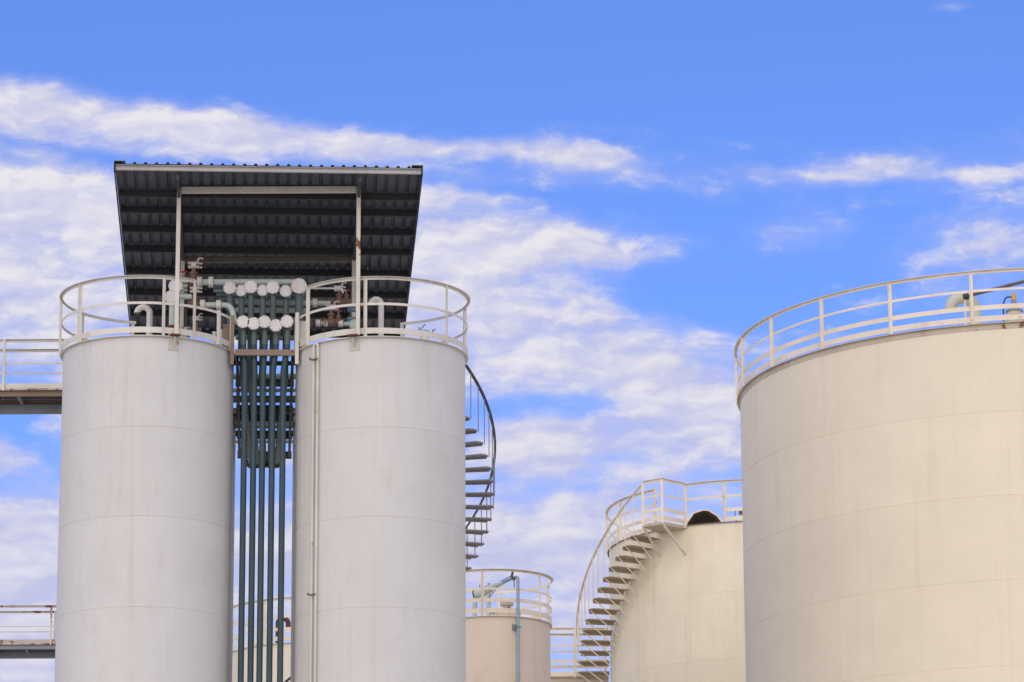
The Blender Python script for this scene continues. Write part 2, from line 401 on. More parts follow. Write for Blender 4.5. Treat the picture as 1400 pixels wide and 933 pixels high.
cA, cB, RA = (-6.215, 61.474), (-2.255, 61.616), 1.452
DZ = 17.56
YAW = R_(3.8); ex = Vector((math.cos(YAW), math.sin(YAW), 0)); ey = Vector((-math.sin(YAW), math.cos(YAW), 0))
cH = (cA[0] + ey.x * 4.35, cA[1] + ey.y * 4.35); cG = (cB[0] + ey.x * 4.35, cB[1] + ey.y * 4.35)
FRONT = -90
tA = make_tank('storage_tank', 'slim grey white tank at far left under the canopy, with gooseneck vent', cA, RA, DZ, 16.004, 'white_paint', 'white_rail', 2,
          [FRONT + 25, FRONT + 115, FRONT - 38, FRONT + 22], 'slim white tanks under the canopy', rails=(-55.1, -255.2), mid_arc=(-17.7, -255.2), toe_arc=(-17.7, -312),
          posts=(-55.1, -76.1, -135.6, -178, -215, -254), short_posts=(-17.7, -34), rail_h=1.03)
tB = make_tank('storage_tank', 'slim grey white tank with conduit down its front, beside the dark spiral stair', cB, RA, DZ, 16.004, 'white_paint', 'white_rail', 2,
          [FRONT + 32, FRONT + 118, FRONT - 70, FRONT + 32], 'slim white tanks under the canopy', rails=(-143, 77.8), mid_arc=(-159.8, 77.8), toe_arc=(-159.8, 120),
          posts=(-143, -98.5, -40.6, 17.5, 77), short_posts=(-159.8,), rail_h=1.03)
tH = make_tank('storage_tank', 'shaded slim tank, narrow strip seen left of the teal pipes', cH, 1.46, DZ, 16.004, 'white_paint', 'white_rail', 2, [10, 100], 'slim white tanks under the canopy')
tG = make_tank('storage_tank', 'shaded slim tank, narrow strip seen right of the teal pipes', cG, 1.46, DZ, 16.004, 'white_paint', 'white_rail', 2, [10, 100], 'slim white tanks under the canopy')

cF, RF, FZ = (9.969, 69.694), 5.556, 18.845
tF = make_tank('storage_tank', 'huge wide cream tank filling the right edge, railing round its top', cF, RF, FZ, 17.214, 'cream_paint', 'cream_rail', 6,
          [FRONT - 65, FRONT - 47.5, FRONT - 63, FRONT - 47], rails=(0, -359.9), posts=[-107.9 - 15.8 * i for i in range(-6, 12)], rail_h=.98, mid=.615,
          bands=((.25, .335),), toe=(.035, .135), rim_out=.06, rim_leg=.11, seg=200, rim_mat='rusty_cream')
cD, RD, DDZ = (5.771, 85.598), 3.515, 19.03
tD = make_tank('storage_tank', 'cream tank with brown streaks wrapped by a pale curved stair', cD, RD, DDZ, 17.428, 'stained_cream_paint', 'cream_rail', 4,
          [FRONT + 20, FRONT + 60], rails=(-134.7 - 0.2, -122 - 359.6 + 0), posts=[-135.2, -157.2, 178.5, 155, 130, 100, 70, 40, 10, -20, -50, -74, -90.7, -106.4, -121.6], rail_h=.96, mid=.60,
          bands=((.24, .32),), toe=(.03, .12), rim_out=.04, seg=150, rim_mat='rusty_beam', band_arc=(-134.9, -466.4))
cC, RC, CCZ = (-.42, 78.7), 1.21, 16.03
tC = make_tank('storage_tank', 'small pinkish beige tank with pale blue pipe down its front', cC, RC, CCZ, 14.5, 'pink_beige_paint', 'cream_rail', 2,
          [FRONT + 150, FRONT + 200], rails=(0, 359.9), posts=(-101.6, -39.2, 22, 84, 146, -162), rail_h=1.0, mid=.58, bands=((.30, .38),), toe=(.06, .16), rim_out=.045)
cE, RE, EZ = (-4.25, 80.0), 2.0, 15.58
tE = make_tank('storage_tank', 'distant cream tank seen between the teal vertical pipes', cE, RE, EZ, 14.05, 'cream_paint', 'cream_rail', 3,
          [FRONT + 10, FRONT + 70], rails=(0, 359.9), posts=(-122, -92, -62, -32, 0, 40, 80, 120, 160, -160), rail_h=.97, mid=.56, bands=((.26, .33),), toe=(.05, .14), rim_out=.045)

# front wall brackets carrying the canopy's posts
for tk, c, px, py in ((tA, cA, 241, 470), (tB, cB, 489, 472)):
    P = onc(px - 4, py, c, RA); a = ang(c, P); M = Matrix.Rotation(R_(a), 3, 'Z')
    b = MB(); b.box(pol(c, RA + .006, a, DZ - .145), (.010, .17, .17), M); o = b.build('bracket_plate', 'rusty_white', tk)
    b = MB()
    q = [pol(c, RA + .012, a, DZ - .03), pol(c, RA + .12, a, DZ - .03), pol(c, RA + .10, a, DZ - .07), pol(c, RA + .02, a, DZ - .2)]
    side = M @ Vector((0, .008, 0))
    b.poly([v + side for v in q]); b.poly([v - side for v in q][::-1])
    for i in range(4): b.poly([q[i] + side, q[i] - side, q[(i + 1) % 4] - side, q[(i + 1) % 4] + side])
    b.build('gusset', 'white_rail', tk)
    b = MB(); b.box(pol(c, RA + .085, a, DZ + .012), (.15, .17, .018), M); b.build('base_plate', 'rust', tk)

def gooseneck(tk, leg, tip, top, Y, z0, r, mat='white_rail', name='gooseneck_vent'):
    """pipe up from the roof, over and down to an open mouth; the three arguments are pixels"""
    L = aty(leg[0], top[1], Y); Tp = aty(tip[0], tip[1], Y); zt = L.z - r
    b = MB(); cx = (L.x + Tp.x) / 2; rad = abs(L.x - Tp.x) / 2; s = 1 if L.x > Tp.x else -1
    pts = [Vector((L.x, Y, z0))] + [Vector((cx + s * rad * math.cos(k * math.pi / 14), Y, zt - rad + rad * math.sin(k * math.pi / 14))) for k in range(15)] + [Vector((Tp.x, Y, min(Tp.z, zt - rad - .01)))]
    b.tube(pts, r, 16)
    o = b.build(name, mat, tk)
    e = pts[-1]; b = MB(); b.lathe(e, (0, 0, -1), [(-.012, r), (-.012, r + .008), (.012, r + .008), (.012, r - .012), (-.02, r - .012), (-.02, 0)], 16); b.build('mouth_ring', 'black_rubber', o)
    b = MB(); b.lathe((L.x, Y, z0), (0, 0, 1), [(0, r * 1.7), (.02, r * 1.7), (.02, r)], 16); b.build('base_flange', mat, o)
    return o
gooseneck(tA, (205, 440), (187.5, 427), (205, 416), 61.9, DZ, .055)
gooseneck(tB, (521, 450), (507, 418), (521, 405.5), 61.9, DZ, .05)
# hatch on the second slim tank
HZ = DZ + .20
P = aty(580, 452, 61.4); b = MB(); b.lathe((P.x, P.y, HZ), (0, 0, 1), [(-.20, .075), (.16, .075), (.16, .10), (.185, .10)], 18); h = b.build('hatch_neck', 'white_rail', tB)
b = MB(); b.lathe((P.x, P.y, HZ + .187), (0, .12, 1), [(0, .10), (.02, .10), (.035, .06), (.04, 0)], 18); b.build('hatch_lid', 'blue_grey_steel', h)
b = MB(); b.beam((P.x - .09, P.y, HZ + .17), (P.x - .09, P.y, HZ + .29), .018, .018); b.beam((P.x - .09, P.y, HZ + .22), (P.x + .02, P.y - .02, HZ + .34), .014, .014)
b.beam((P.x + .08, P.y, HZ + .15), (P.x + .15, P.y, HZ + .14), .03, .03); b.beam((P.x + .13, P.y, HZ + .13), (P.x + .15, P.y, HZ + .24), .02, .02); b.beam((P.x + .14, P.y, HZ + .23), (P.x + .19, P.y, HZ + .25), .016, .016)
b.build('hatch_handle', 'brown_steel', h)
P = aty(545, 440, 61.7); b = MB(); b.cyl((P.x, P.y, DZ), (P.x, P.y, DZ + .33), .022); b.build('vent_stub', 'white_rail', tB)

# conduit on the second slim tank
P = onc(429, 470, cB, RA + .05); a = ang(cB, P); P2 = onc(434.5, 470, cB, RA + .05); a2 = ang(cB, P2)
cd = thing('conduit', 'thin white conduit loop clipped down the front of the right hand slim tank', 'conduit', (P.x, P.y, 0))
b = MB(); zc = onc(431, 471, cB, RA + .05).z
b.tube([(P.x, P.y, .02), (P.x, P.y, zc), (P2.x, P2.y, zc), (P2.x, P2.y, .02)], .021, 10, .035); b.build('pipe', 'white_rail', cd)
for py in (492, 813):
    z = onc(431, py, cB, RA + .05).z; b = MB(); M = Matrix.Rotation(R_((a + a2) / 2), 3, 'Z')
    b.box(pol(cB, RA + .026, (a + a2) / 2, z), (.05, .03, .03), M); b.box(pol(cB, RA + .079, (a + a2) / 2, z), (.012, .16, .022), M)
    b.box(pol(cB, RA + .09, a - 1.5, z + .02), (.03, .025, .035), M)
    b.build('clamp', 'brown_steel', cd)

# ------------------------------------------------------------------ canopy
FL = aty(157, 224, 59.0); SL = -.0707; WID = 5.12; LEN = 8.5
rz = lambda u, v: FL + ex * u + ey * v + Vector((0, 0, SL * v))
roofv = (ey + Vector((0, 0, SL))).normalized()
roofn = ex.cross(roofv)
cp = thing('canopy_roof', 'open sided black corrugated canopy on pale posts above the two slim tanks', 'canopy', tuple(FL + Vector((0, 0, -FL.z + DZ))))
pitch = WID / 28
def sheet(u0, n):
    prof = []
    for i in range(n):
        o = u0 + i * pitch
        prof += [(o, 0), (o + pitch * .62, 0), (o + pitch * .70, .034), (o + pitch * .90, .034), (o + pitch * .98, 0)]
    prof.append((u0 + n * pitch + (.012 if u0 + n * pitch < WID - .01 else 0), 0))
    b = MB(); th = .0025; lift = .004 * (round(u0 / pitch / 4) % 2)
    def P(u, h, v): return rz(u, v) + roofn * (h + lift)
    for h0 in (0, th):
        for (ua, ha), (ub, hb) in zip(prof[:-1], prof[1:]):
            b.poly([P(ua, ha + h0, 0), P(ub, hb + h0, 0), P(ub, hb + h0, LEN), P(ua, ha + h0, LEN)])
    for v in (0, LEN):
        for (ua, ha), (ub, hb) in zip(prof[:-1], prof[1:]):
            b.poly([P(ua, ha, v), P(ub, hb, v), P(ub, hb + th, v), P(ua, ha + th, v)])
    return b.build('roof_sheet', 'roof_sheet', cp)
for k in range(7): sheet(k * 4 * pitch, 4)
b = MB(); b.channel(rz(.015, .03) - roofn * .056, rz(WID - .015, .03) - roofn * .050, .05, .090, .006, roofn, 1); b.build('fascia_beam', 'grey_rail', cp)
for v in (1.22, 1.98, 2.92, 3.92, 5.05, 6.2, 7.35, 8.42):
    b = MB(); b.channel(rz(.03, v) - roofn * .063, rz(WID - .03, v) - roofn * .063, .055, .12, .005, roofn, -1)
    b.beam(rz(.03, v + .022) - roofn * .112, rz(WID - .03, v + .022) - roofn * .112, .004, .018, roofn); b.build('purlin', 'dark_steel', cp)
for u in (-.012, WID + .008):
    b = MB(); b.beam(rz(u, -.02) - roofn * .03, rz(u, LEN) - roofn * .03, .008, .16, roofn); b.build('barge_trim', 'roof_sheet', cp)
for u in (.08, WID - .08):
    b = MB(); b.beam(rz(u, -.012) + roofn * .045, rz(u, .5) + roofn * .045, .19, .012, roofn); b.build('ridge_cap', 'roof_sheet', cp)
def uv_of(P): d = Vector((P.x - FL.x, P.y - FL.y, 0)); return d.dot(ex), d.dot(ey)
posts = []
for c, px, py in ((cA, 241, 470), (cB, 489, 472)):
    a = ang(c, onc(px, py, c, RA + .09)); F0 = pol(c, RA + .085, a, DZ + .021); u, v = uv_of(F0); posts.append((u, v))
    Pt = rz(u, v); b = MB(); M = Matrix.Rotation(YAW, 3, 'Z')
    zt = Pt.z - .07; b.box((F0.x, F0.y, (F0.z + zt) / 2), (.068, .068, zt - F0.z), M); b.build('post', 'rusty_post' if px > 400 else 'white_rail', cp)
    b = MB(); b.beam(rz(u, .09) - roofn * .185, rz(u, 8.4) - roofn * .095, .045, .09, roofn); b.build('rafter', 'dark_steel', cp)
    b = MB(); b.box((F0.x, F0.y - .045, zt - .03), (.05, .02, .10), M); b.build('post_cap', 'white_rail', cp)
    B0 = F0 + ey * 3.2; ub, vb = uv_of(B0); zt = rz(ub, vb).z - .15
    b = MB(); b.box((B0.x, B0.y, (DZ - .6 + zt) / 2), (.07, .07, zt - DZ + .6), M); b.build('post', 'white_rail', cp)
(u0, v0), (u1, v1) = posts
b = MB(); b.beam(rz(u0 + .045, v0) - roofn * .075, rz(u1 - .045, v1) - roofn * .075, .06, .105, roofn); b.build('tie_beam', 'white_rail', cp)
b = MB(); b.beam(rz(u0 + .045, v0 + 3.2) - roofn * .155, rz(u1 - .045, v1 + 3.2) - roofn * .155, .06, .11, roofn); b.build('tie_beam', 'brown_steel', cp)

# ------------------------------------------------------------------ pipe rack between the slim tanks
pl = thing('pipe_platform', 'rusty beam platform carrying pipes between the two slim tanks', 'platform', (-4.2, 61.0, 16.5))
xl, xr = aty(321, 480, 60.95).x, aty(403, 480, 60.95).x
def gx(px, Y): return aty(px, 480, Y).x
b = MB(); b.channel((xl, 60.95, 17.50), (xr, 61.0, 17.50), .06, .10, .008, side=-1); b.build('front_beam', 'rusty_beam', pl)
for Yb, z in ((62.9, 17.47), (64.75, 17.45), (65.3, 17.42), (66.6, 17.40), (68.2, 17.40)):
    b = MB(); dx = -(Yb - 60.95) * math.tan(YAW); b.channel((xl + dx, Yb, z), (xr + dx, Yb + .06, z), .07, .13, .008); b.build('cross_beam', 'dark_steel', pl)
for x0 in (xl + .04, xr - .04):
    b = MB(); b.channel((x0, 61.02, 17.40), (x0 - 7.2 * math.tan(YAW), 68.15, 17.40), .05, .12, .008); b.build('side_beam', 'dark_steel', pl)
for px in (317.5, 406):
    P = aty(px, 480, 60.98); b = MB(); zt = aty(px, 432 if px < 400 else 428, 60.98).z
    b.beam((P.x, P.y, 17.3), (P.x, P.y, zt), .06, .06, (0, 1, 0)); b.build('upright', 'rusty_beam' if px < 400 else 'white_rail', pl)
P0 = aty(412, 470, 61.05); b = MB(); b.box((P0.x, 61.1, 17.86), (.16, .012, .46)); b.build('side_plate', 'white_rail', pl)
P0 = aty(309, 460, 61.1); b = MB(); b.box((P0.x, 61.15, 17.84), (.13, .012, .42)); b.build('side_plate', 'rusty_beam', pl)
b = MB()                                                # grating over the far half
for i in range(15): b.beam((xl - .25 + i * .06, 63.9, 17.545), (xl - .40 + i * .06, 66.0, 17.545), .006, .03)
o = b.build('grating', 'dark_steel', pl); o['kind'] = 'stuff'

def blind_flange(P, r, parent, axis=(0, -1, 0), nb=8, mat='flange_white', name='blind_flange'):
    P = Vector(P); a = Vector(axis).normalized()
    b = MB(); b.lathe(P, a, [(-.045, 0), (-.045, r), (-.024, r), (-.024, r * .9), (-.020, r * .9), (-.020, r), (.002, r), (.006, r * .97), (.006, 0)], 28); f = b.build(name, mat, parent)
    x = a.cross(Vector((0, 0, 1))).normalized(); y = a.cross(x); b = MB(); ph = random.random()
    for k in range(nb):
        t_ = 2 * math.pi * (k + ph) / nb; q = P + (x * math.cos(t_) + y * math.sin(t_)) * r * .83
        b.cyl(q - a * .055, q + a * .018, .0075, 6)
    o = b.build('bolts', 'yellowed_bolt', f); o['kind'] = 'stuff'
    return f
ORD = ['leftmost', 'second from left', 'third from left', 'fourth from left', 'fifth from left', 'sixth from left', 'rightmost']
row2 = [(332.3, 440), (346.9, 442.4), (361.5, 440), (376.9, 445), (392.3, 439.5)]
row2b = [334, 347, 359, 372.3, 386.8]
for i, (px, py) in enumerate(row2):
    P = aty(px, py, 60.92); w = 'rightmost' if i == 4 else ORD[i]
    t = thing('riser_pipe', 'tall dark teal pipe, %s of the lower flange row' % w, 'pipe', (P.x, P.y, 0), 'risers of the lower flange row')
    Q = aty(row2b[i], 560, 61.02); Yp = 61.06
    b = MB(); b.cyl((P.x, P.y + .04, P.z), (P.x, Yp + .30, P.z), .06, 18); b.build('elbow', 'mint_paint', t)
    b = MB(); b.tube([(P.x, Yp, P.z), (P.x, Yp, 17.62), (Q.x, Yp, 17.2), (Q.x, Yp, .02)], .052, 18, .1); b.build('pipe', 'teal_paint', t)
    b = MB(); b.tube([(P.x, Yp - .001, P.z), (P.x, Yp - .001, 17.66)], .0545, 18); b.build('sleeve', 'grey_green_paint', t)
    blind_flange(P, .108, t)
row1 = [(314, 393.7, .108), (329.7, 397.4, .10), (342.6, 392.3, .112), (358.9, 397, .10), (373, 393, .112), (390.6, 398, .105), (408.6, 391, .135)]
for i, (px, py, r) in enumerate(row1):
    P = aty(px, py, 61.22 if i % 2 == 0 else 61.28); rp = .052 if i < 6 else .072; Yp = P.y + .13
    t = thing('manifold_pipe', 'grey green pipe with white flange, %s of the upper flange row' % ORD[i], 'pipe', (P.x, Yp, 17.0), 'pipes of the upper flange row')
    b = MB(); b.cyl((P.x, P.y + .04, P.z), (P.x, Yp + .25, P.z), rp * 1.1, 18); b.build('tee', 'mint_paint', t)
    zb = 17.20
    xe = gx(331 + i * 9.6, 61.2) - 6.6 * math.tan(YAW)
    x1 = min(max(P.x, xl + .1), xr - .12)
    if i in (0, 6): pts = [(P.x, Yp, P.z), (P.x, Yp, 17.66)]
    elif i % 2: pts = [(P.x, Yp, P.z), (P.x, Yp, 17.62), (x1, Yp, 17.50), (x1, Yp, zb), (xe, 68.05, zb)]
    else: pts = [(P.x, Yp, P.z), (P.x, Yp, 17.62), (x1, Yp, 17.45), (x1, Yp, zb), (xe, 68.05, zb)]
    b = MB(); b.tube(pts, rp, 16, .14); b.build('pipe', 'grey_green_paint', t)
    blind_flange(P, r, t)
    if i not in (0, 6): blind_flange((xe, pts[-1][1], zb), .10, t, (0, 1, 0), mat='grey_green_paint', name='end_flange')

def line_pipe(name, label, pts, r, mat, flanges=(), cat='pipe', bend=.12, group=None, fmat=None):
    pts = [Vector(p) for p in pts]
    t = thing(name, label, cat, tuple(pts[0]), group)
    b = MB(); b.tube(pts, r, 16, bend); b.build('pipe', mat, t)
    for P, ax in flanges:
        P = Vector(P); a = Vector(ax)
        b = MB(); b.lathe(P, a, [(-.035, r), (-.035, r * 1.75), (-.006, r * 1.75), (-.006, r * 1.6), (.006, r * 1.6), (.006, r * 1.75), (.035, r * 1.75), (.035, r)], 20); f = b.build('flange', fmat or 'flange_white', t)
        b = MB(); x = a.normalized().cross(Vector((0, 0, 1))); x = x.normalized() if x.length > .01 else Vector((1, 0, 0)); y = a.normalized().cross(x)
        for k in range(8):
            q = P + (x * math.cos(k * math.pi / 4) + y * math.sin(k * math.pi / 4)) * r * 1.5
            b.cyl(q - a.normalized() * .05, q + a.normalized() * .05, .009, 6)
        o = b.build('bolts', 'yellowed_bolt', f); o['kind'] = 'stuff'
    return t
X = (1, 0, 0)
Y1 = 61.52
line_pipe('header_pipe', 'pale mint pipe running along the top behind the upper flanges', [aty(262, 386, Y1), aty(408, 386, Y1)], .055, 'mint_paint', [(aty(273, 386, Y1), X), (aty(288.5, 386, Y1), X)])
for k, (py, mt, xa) in enumerate(((391.5, 'slate_blue_paint', 292), (397, 'mint_paint', 292), (402.5, 'slate_blue_paint', 296), (408, 'slate_blue_paint', 298))):
    yy = 61.75 + .1 * k
    line_pipe('header_pipe', ['blue grey pipe just under the top mint header pipe', 'thin mint pipe, second below the top header pipe', 'blue grey pipe, third below the top header pipe', 'blue grey pipe, lowest of the four under the top header pipe'][k],
              [aty(xa, py, yy), aty(418, py + 1, yy)], .032, mt, group='stacked header pipes')
line_pipe('header_pipe', 'pale mint pipe behind the upper risers, running right to the valves on the right tank', [aty(322, 413, 61.8), aty(452, 415, 61.8)], .045, 'mint_paint', [(aty(430.5, 414.5, 61.8), X)])
line_pipe('header_pipe', 'pale mint pipe low behind the upper risers', [aty(322, 424, 61.95), aty(420, 424.5, 61.95)], .05, 'mint_paint')
line_pipe('header_pipe', 'thin mint pipe behind the lower flange row', [aty(322, 461.5, 61.45), aty(410, 462.5, 61.45)], .045, 'mint_paint')
Ys = 61.15
line_pipe('bent_pipe', 'pale mint pipe with S bend ending at the lower left blind flange', [aty(272, 417, Ys), aty(316, 417.5, Ys), aty(321, 441, Ys), aty(333, 443, Ys)], .05, 'mint_paint', [(aty(277, 417, Ys), X), (aty(299, 417.3, Ys), X)], bend=.16)
line_pipe('branch_pipe', 'pale green pipe on the left tank ending in a large round flange', [aty(237, 406, 60.75), aty(262, 406, 60.75)], .045, 'mint_paint')
for px, py, yy, lb in ((235, 406, 60.62, 'pale green upright pipe with large white flange beside the left canopy post'), (240, 391, 61.1, 'pale green upright pipe with white flange partly behind the left canopy post')):
    P = aty(px, py, yy); t = thing('flanged_pipe', lb, 'pipe', (P.x, P.y + .12, DZ))
    b = MB(); b.cyl((P.x, P.y + .12, DZ), (P.x, P.y + .12, P.z), .055, 16); b.cyl((P.x, P.y + .04, P.z), (P.x, P.y + .26, P.z), .06, 16); b.build('pipe', 'mint_paint', t)
    blind_flange(P, .12, t, nb=12)
    b = MB(); b.lathe((P.x, P.y + .12, DZ + .32), (0, 0, 1), [(-.03, .055), (-.03, .1), (-.004, .1), (-.004, .09), (.004, .09), (.004, .1), (.03, .1), (.03, .055)], 18); b.build('flange', 'rust', t)
for k in range(4):
    P = aty(245, 385 + 6 * k, 61.3); b = MB(); b.cyl(P, P + Vector((.14, .02, 0)), .03, 12)
    t = tag(b.build('pipe_stub', 'mint_paint'), ['short mint pipe stub, topmost of four by the left canopy post', 'short mint pipe stub, second of four by the left canopy post', 'short mint pipe stub, third of four by the left canopy post', 'short mint pipe stub, lowest of four by the left canopy post'][k], 'pipe stub', 'stubs by the left post')

def valve(label, px, py, Y, s=1.0, wheel=False, act=True, ax=X):
    """rusty valve: body on the pipe line, bonnet, flanges, actuator drum or red hand wheel"""
    P = aty(px, py, Y); t = thing('control_valve', label, 'valve', tuple(P), 'valves on the pipe rack'); a = Vector(ax)
    b = MB(); b.lathe(P - a * .11 * s, a, [(0, 0), (0, .07 * s), (.03 * s, .07 * s), (.03 * s, .05 * s), (.07 * s, .08 * s), (.15 * s, .08 * s), (.19 * s, .05 * s), (.19 * s, .07 * s), (.22 * s, .07 * s), (.22 * s, 0)], 16); b.build('body', 'copper_brown', t)
    b = MB(); b.lathe(P, (0, 0, 1), [(.04 * s, .05 * s), (.12 * s, .045 * s), (.12 * s, .065 * s), (.15 * s, .065 * s), (.15 * s, .03 * s), (.21 * s, .03 * s)], 14); b.build('bonnet', 'copper_brown', t)
    if act:
        b = MB(); z = .235 * s
        for dz in (0, .062 * s): b.cyl(P + Vector((-.085 * s, 0, z + dz)), P + Vector((.085 * s, 0, z + dz)), .028 * s, 12)
        b.box(P + Vector((0, 0, z + .03 * s)), (.07 * s, .07 * s, .05 * s)); d = b.build('actuator', 'pale_metal', t)
        b = MB(); b.tube([P + Vector((.05 * s, 0, z + .09 * s)), P + Vector((.08 * s, 0, z + .14 * s)), P + Vector((.14 * s, 0, z + .13 * s))], .016 * s, 8, .02)
        b.build('positioner', 'pale_metal', d)
        for dz in (-.01, .05):
            b = MB(); b.cyl(P + Vector((.09 * s, -.01, z + dz * s)), P + Vector((.13 * s, -.01, z + dz * s)), .018 * s, 8); b.build('regulator', 'pale_metal', d)
    if wheel:
        b = MB(); b.cyl(P + Vector((0, 0, .2 * s)), P + Vector((0, 0, .28 * s)), .012 * s, 8); b.build('stem', 'pale_metal', t)
        b = MB(); n = 16; c0 = P + Vector((0, 0, .26 * s)); ring = [c0 + Vector((.075 * s * math.cos(2 * math.pi * k / n), .075 * s * math.sin(2 * math.pi * k / n), 0)) for k in range(n + 1)]
        b.tube(ring, .009 * s, 6); b.beam(ring[0], ring[8], .01, .01); b.beam(ring[4], ring[12], .01, .01); b.build('hand_wheel', 'red_paint', t)
    return t
valve('rusty valve with pale twin drum actuator rising highest above the left tank', 264.5, 386, 61.52, 1.15)
valve('rusty valve with pale actuator at the left end of the S bent pipe', 266, 417, 61.15, 1.0)
valve('small rusty valve with red hand wheel beside the tallest actuator', 252, 388, 61.6, .8, wheel=True, act=False)
valve('pale actuated valve low behind the left railing', 268, 452, 61.3, .8)
valve('rusty valve with pale actuator on the right tank, upper pipe line', 463, 414, 61.8, .95)
valve('rusty valve with pale actuator on the right tank, lower pipe line', 452.5, 441, 61.6, 1.0)
valve('small valve with red hand wheel on the lower line of the right tank', 462.5, 441, 61.6, .75, wheel=True, act=False)
valve('small valve with red hand wheel on the upper line by the right post', 473, 413, 61.9, .8, wheel=True, act=False)
line_pipe('branch_pipe', 'mint pipe of the lower valve line on the right tank', [aty(433, 442, 61.6), aty(486, 443.5, 61.6)], .036, 'mint_paint', [(aty(435, 442, 61.6), X), (aty(446, 442, 61.6), X), (aty(466, 442.5, 61.6), X)])
P = aty(484, 443.5, 61.5); t = thing('flanged_pipe', 'pale green pipe end with round flange left of the right canopy post', 'pipe', (P.x, P.y, DZ))
b = MB(); b.cyl((P.x, P.y + .1, DZ), (P.x, P.y + .1, P.z), .04, 14); b.build('pipe', 'mint_paint', t); blind_flange(P, .085, t, mat='mint_paint')
for k, py in enumerate((423, 436, 440.5)):
    P = aty(475, py, 62.1); b = MB(); b.cyl(P, P + Vector((.16, .02, 0)), .05 if k == 0 else .035, 14)
    tag(b.build('pipe_stub', 'slate_blue_paint'), ['thick blue grey pipe stub left of the right canopy post', 'upper of two thin blue grey stubs by the right canopy post', 'lower of two thin blue grey stubs by the right canopy post'][k], 'pipe stub', 'blue stubs by the right post')
line_pipe('instrument_line', 'thin pale tube running level above the valves on the right tank', [aty(420, 394.5, 61.6), aty(467, 394.5, 61.6), aty(469, 401, 61.6)], .017, 'white_rail', bend=.03)
# cabinets and clutter behind the left railing
P = aty(288, 447, 61.3); b = MB(); b.box((P.x - .1, P.y, DZ + .12), (.30, .16, .14)); b.box((P.x - .1, P.y, DZ + .025), (.1, .1, .05)); o = b.build('junction_box', 'blue_grey_steel')
tag(o, 'grey junction box low behind the left tank railing', 'box')
for k, (px, hh, mt) in enumerate(((247, .42, 'rusty_cream'), (253, .40, 'pale_metal'), (257.5, .42, 'slate_blue_paint'), (293, .35, 'white_rail'), (303, .40, 'white_rail'))):
    P = aty(px, 458, 61.0 + .06 * k); b = MB(); b.cyl((P.x, P.y, DZ), (P.x, P.y, DZ + hh), .028, 12); b.lathe((P.x, P.y, DZ + hh), (0, 0, 1), [(-.02, .028), (-.02, .04), (.015, .04), (.015, 0)], 12)
    tag(b.build('nozzle', mt), ['rust stained nozzle, nearest the left canopy post', 'pale nozzle beside the rust stained one', 'blue grey nozzle left of the railing post', 'white nozzle, left of two near the platform upright', 'white nozzle, right of two near the platform upright'][k], 'nozzle', 'nozzles on the left tank roof')
# pipes crossing under the platform
for k, (py, yy, r, mt, lb) in enumerate(((515, 62.5, .05, 'mint_paint', 'pale pipe crossing just under the platform front'), (534, 63.2, .035, 'mint_paint', 'thin pale pipe crossing under the platform'),
        (563, 65.6, .07, 'grey_green_paint', 'thick dark pipe crossing under the platform behind the dark beam'), (583, 66.2, .045, 'mint_paint', 'pale pipe crossing below the dark beam'), (578, 66.9, .04, 'slate_blue_paint', 'blue grey pipe crossing far under the platform'),
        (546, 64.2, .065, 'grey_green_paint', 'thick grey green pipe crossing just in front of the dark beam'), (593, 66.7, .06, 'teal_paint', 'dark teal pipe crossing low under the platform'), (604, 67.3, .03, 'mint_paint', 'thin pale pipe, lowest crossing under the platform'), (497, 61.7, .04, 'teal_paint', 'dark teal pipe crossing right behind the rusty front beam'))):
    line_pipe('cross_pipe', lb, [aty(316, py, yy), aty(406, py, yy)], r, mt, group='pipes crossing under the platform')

# ------------------------------------------------------------------ walkways
def walkway(label, x0, x1, Yf, Yb, z, px_posts, rail_h, mids, mat, beam_mat, deck_mat, toe=True, gap=0.0, depth=.28, toe_mat=None):
    t = thing('walkway', label, 'walkway', ((x0 + x1) / 2, (Yf + Yb) / 2, z - .3))
    for i, Y in enumerate((Yf, Yb)):
        b = MB(); b.beam((x0, Y - .02, z + rail_h - .004), (x1, Y - .02, z + rail_h - .004), .045, .007); b.beam((x0, Y, z + rail_h - .03), (x1, Y, z + rail_h - .03), .006, .045); b.build('top_rail', mat, t)
        for mz, mh in mids:
            b = MB(); b.beam((x0, Y, z + mz), (x1, Y, z + mz), .006, mh); b.build('mid_rail', mat, t)
        if toe:
            b = MB(); b.beam((x0, Y, z + .055), (x1, Y, z + .055), .006, .1); b.build('toe_board', toe_mat or mat, t)
        for xp in px_posts:
            xp += gap * i
            b = MB(); b.beam((xp, Y - .027, z - .03), (xp, Y - .027, z + rail_h - .008), .045, .045, (0, 1, 0)); b.build('post', mat, t)
        b = MB(); b.channel((x0, Y, z - .075), (x1, Y, z - .075), .06, .11, .007, side=1 if i == 0 else -1); b.build('side_beam', beam_mat, t)
    b = MB(); b.box(((x0 + x1) / 2, (Yf + Yb) / 2, z - .008), (x1 - x0, Yb - Yf - .02, .012)); b.build('deck', deck_mat, t)
    b = MB(); b.box(((x0 + x1) / 2, Yf - .036, z - .012), (x1 - x0, .006, .03)); b.build('deck_edge', 'heavy_rust', t)
    n = max(2, int((x1 - x0) / .8))
    for i in range(n):
        xx = x1 - .12 - i * .8; b = MB(); b.beam((xx, Yf + .04, z - .09), (xx, Yb - .04, z - .09), .05, .08); b.build('cross_beam', 'blue_grey_steel', t)
    if depth > .2:
        b = MB(); b.beam((x0, Yb - .05, z - depth + .06), (x1, Yb - .05, z - depth + .06), .05, .17); b.build('girder', 'blue_grey_steel', t)
    return t
xw1 = aty(95, 540, 63.7).x
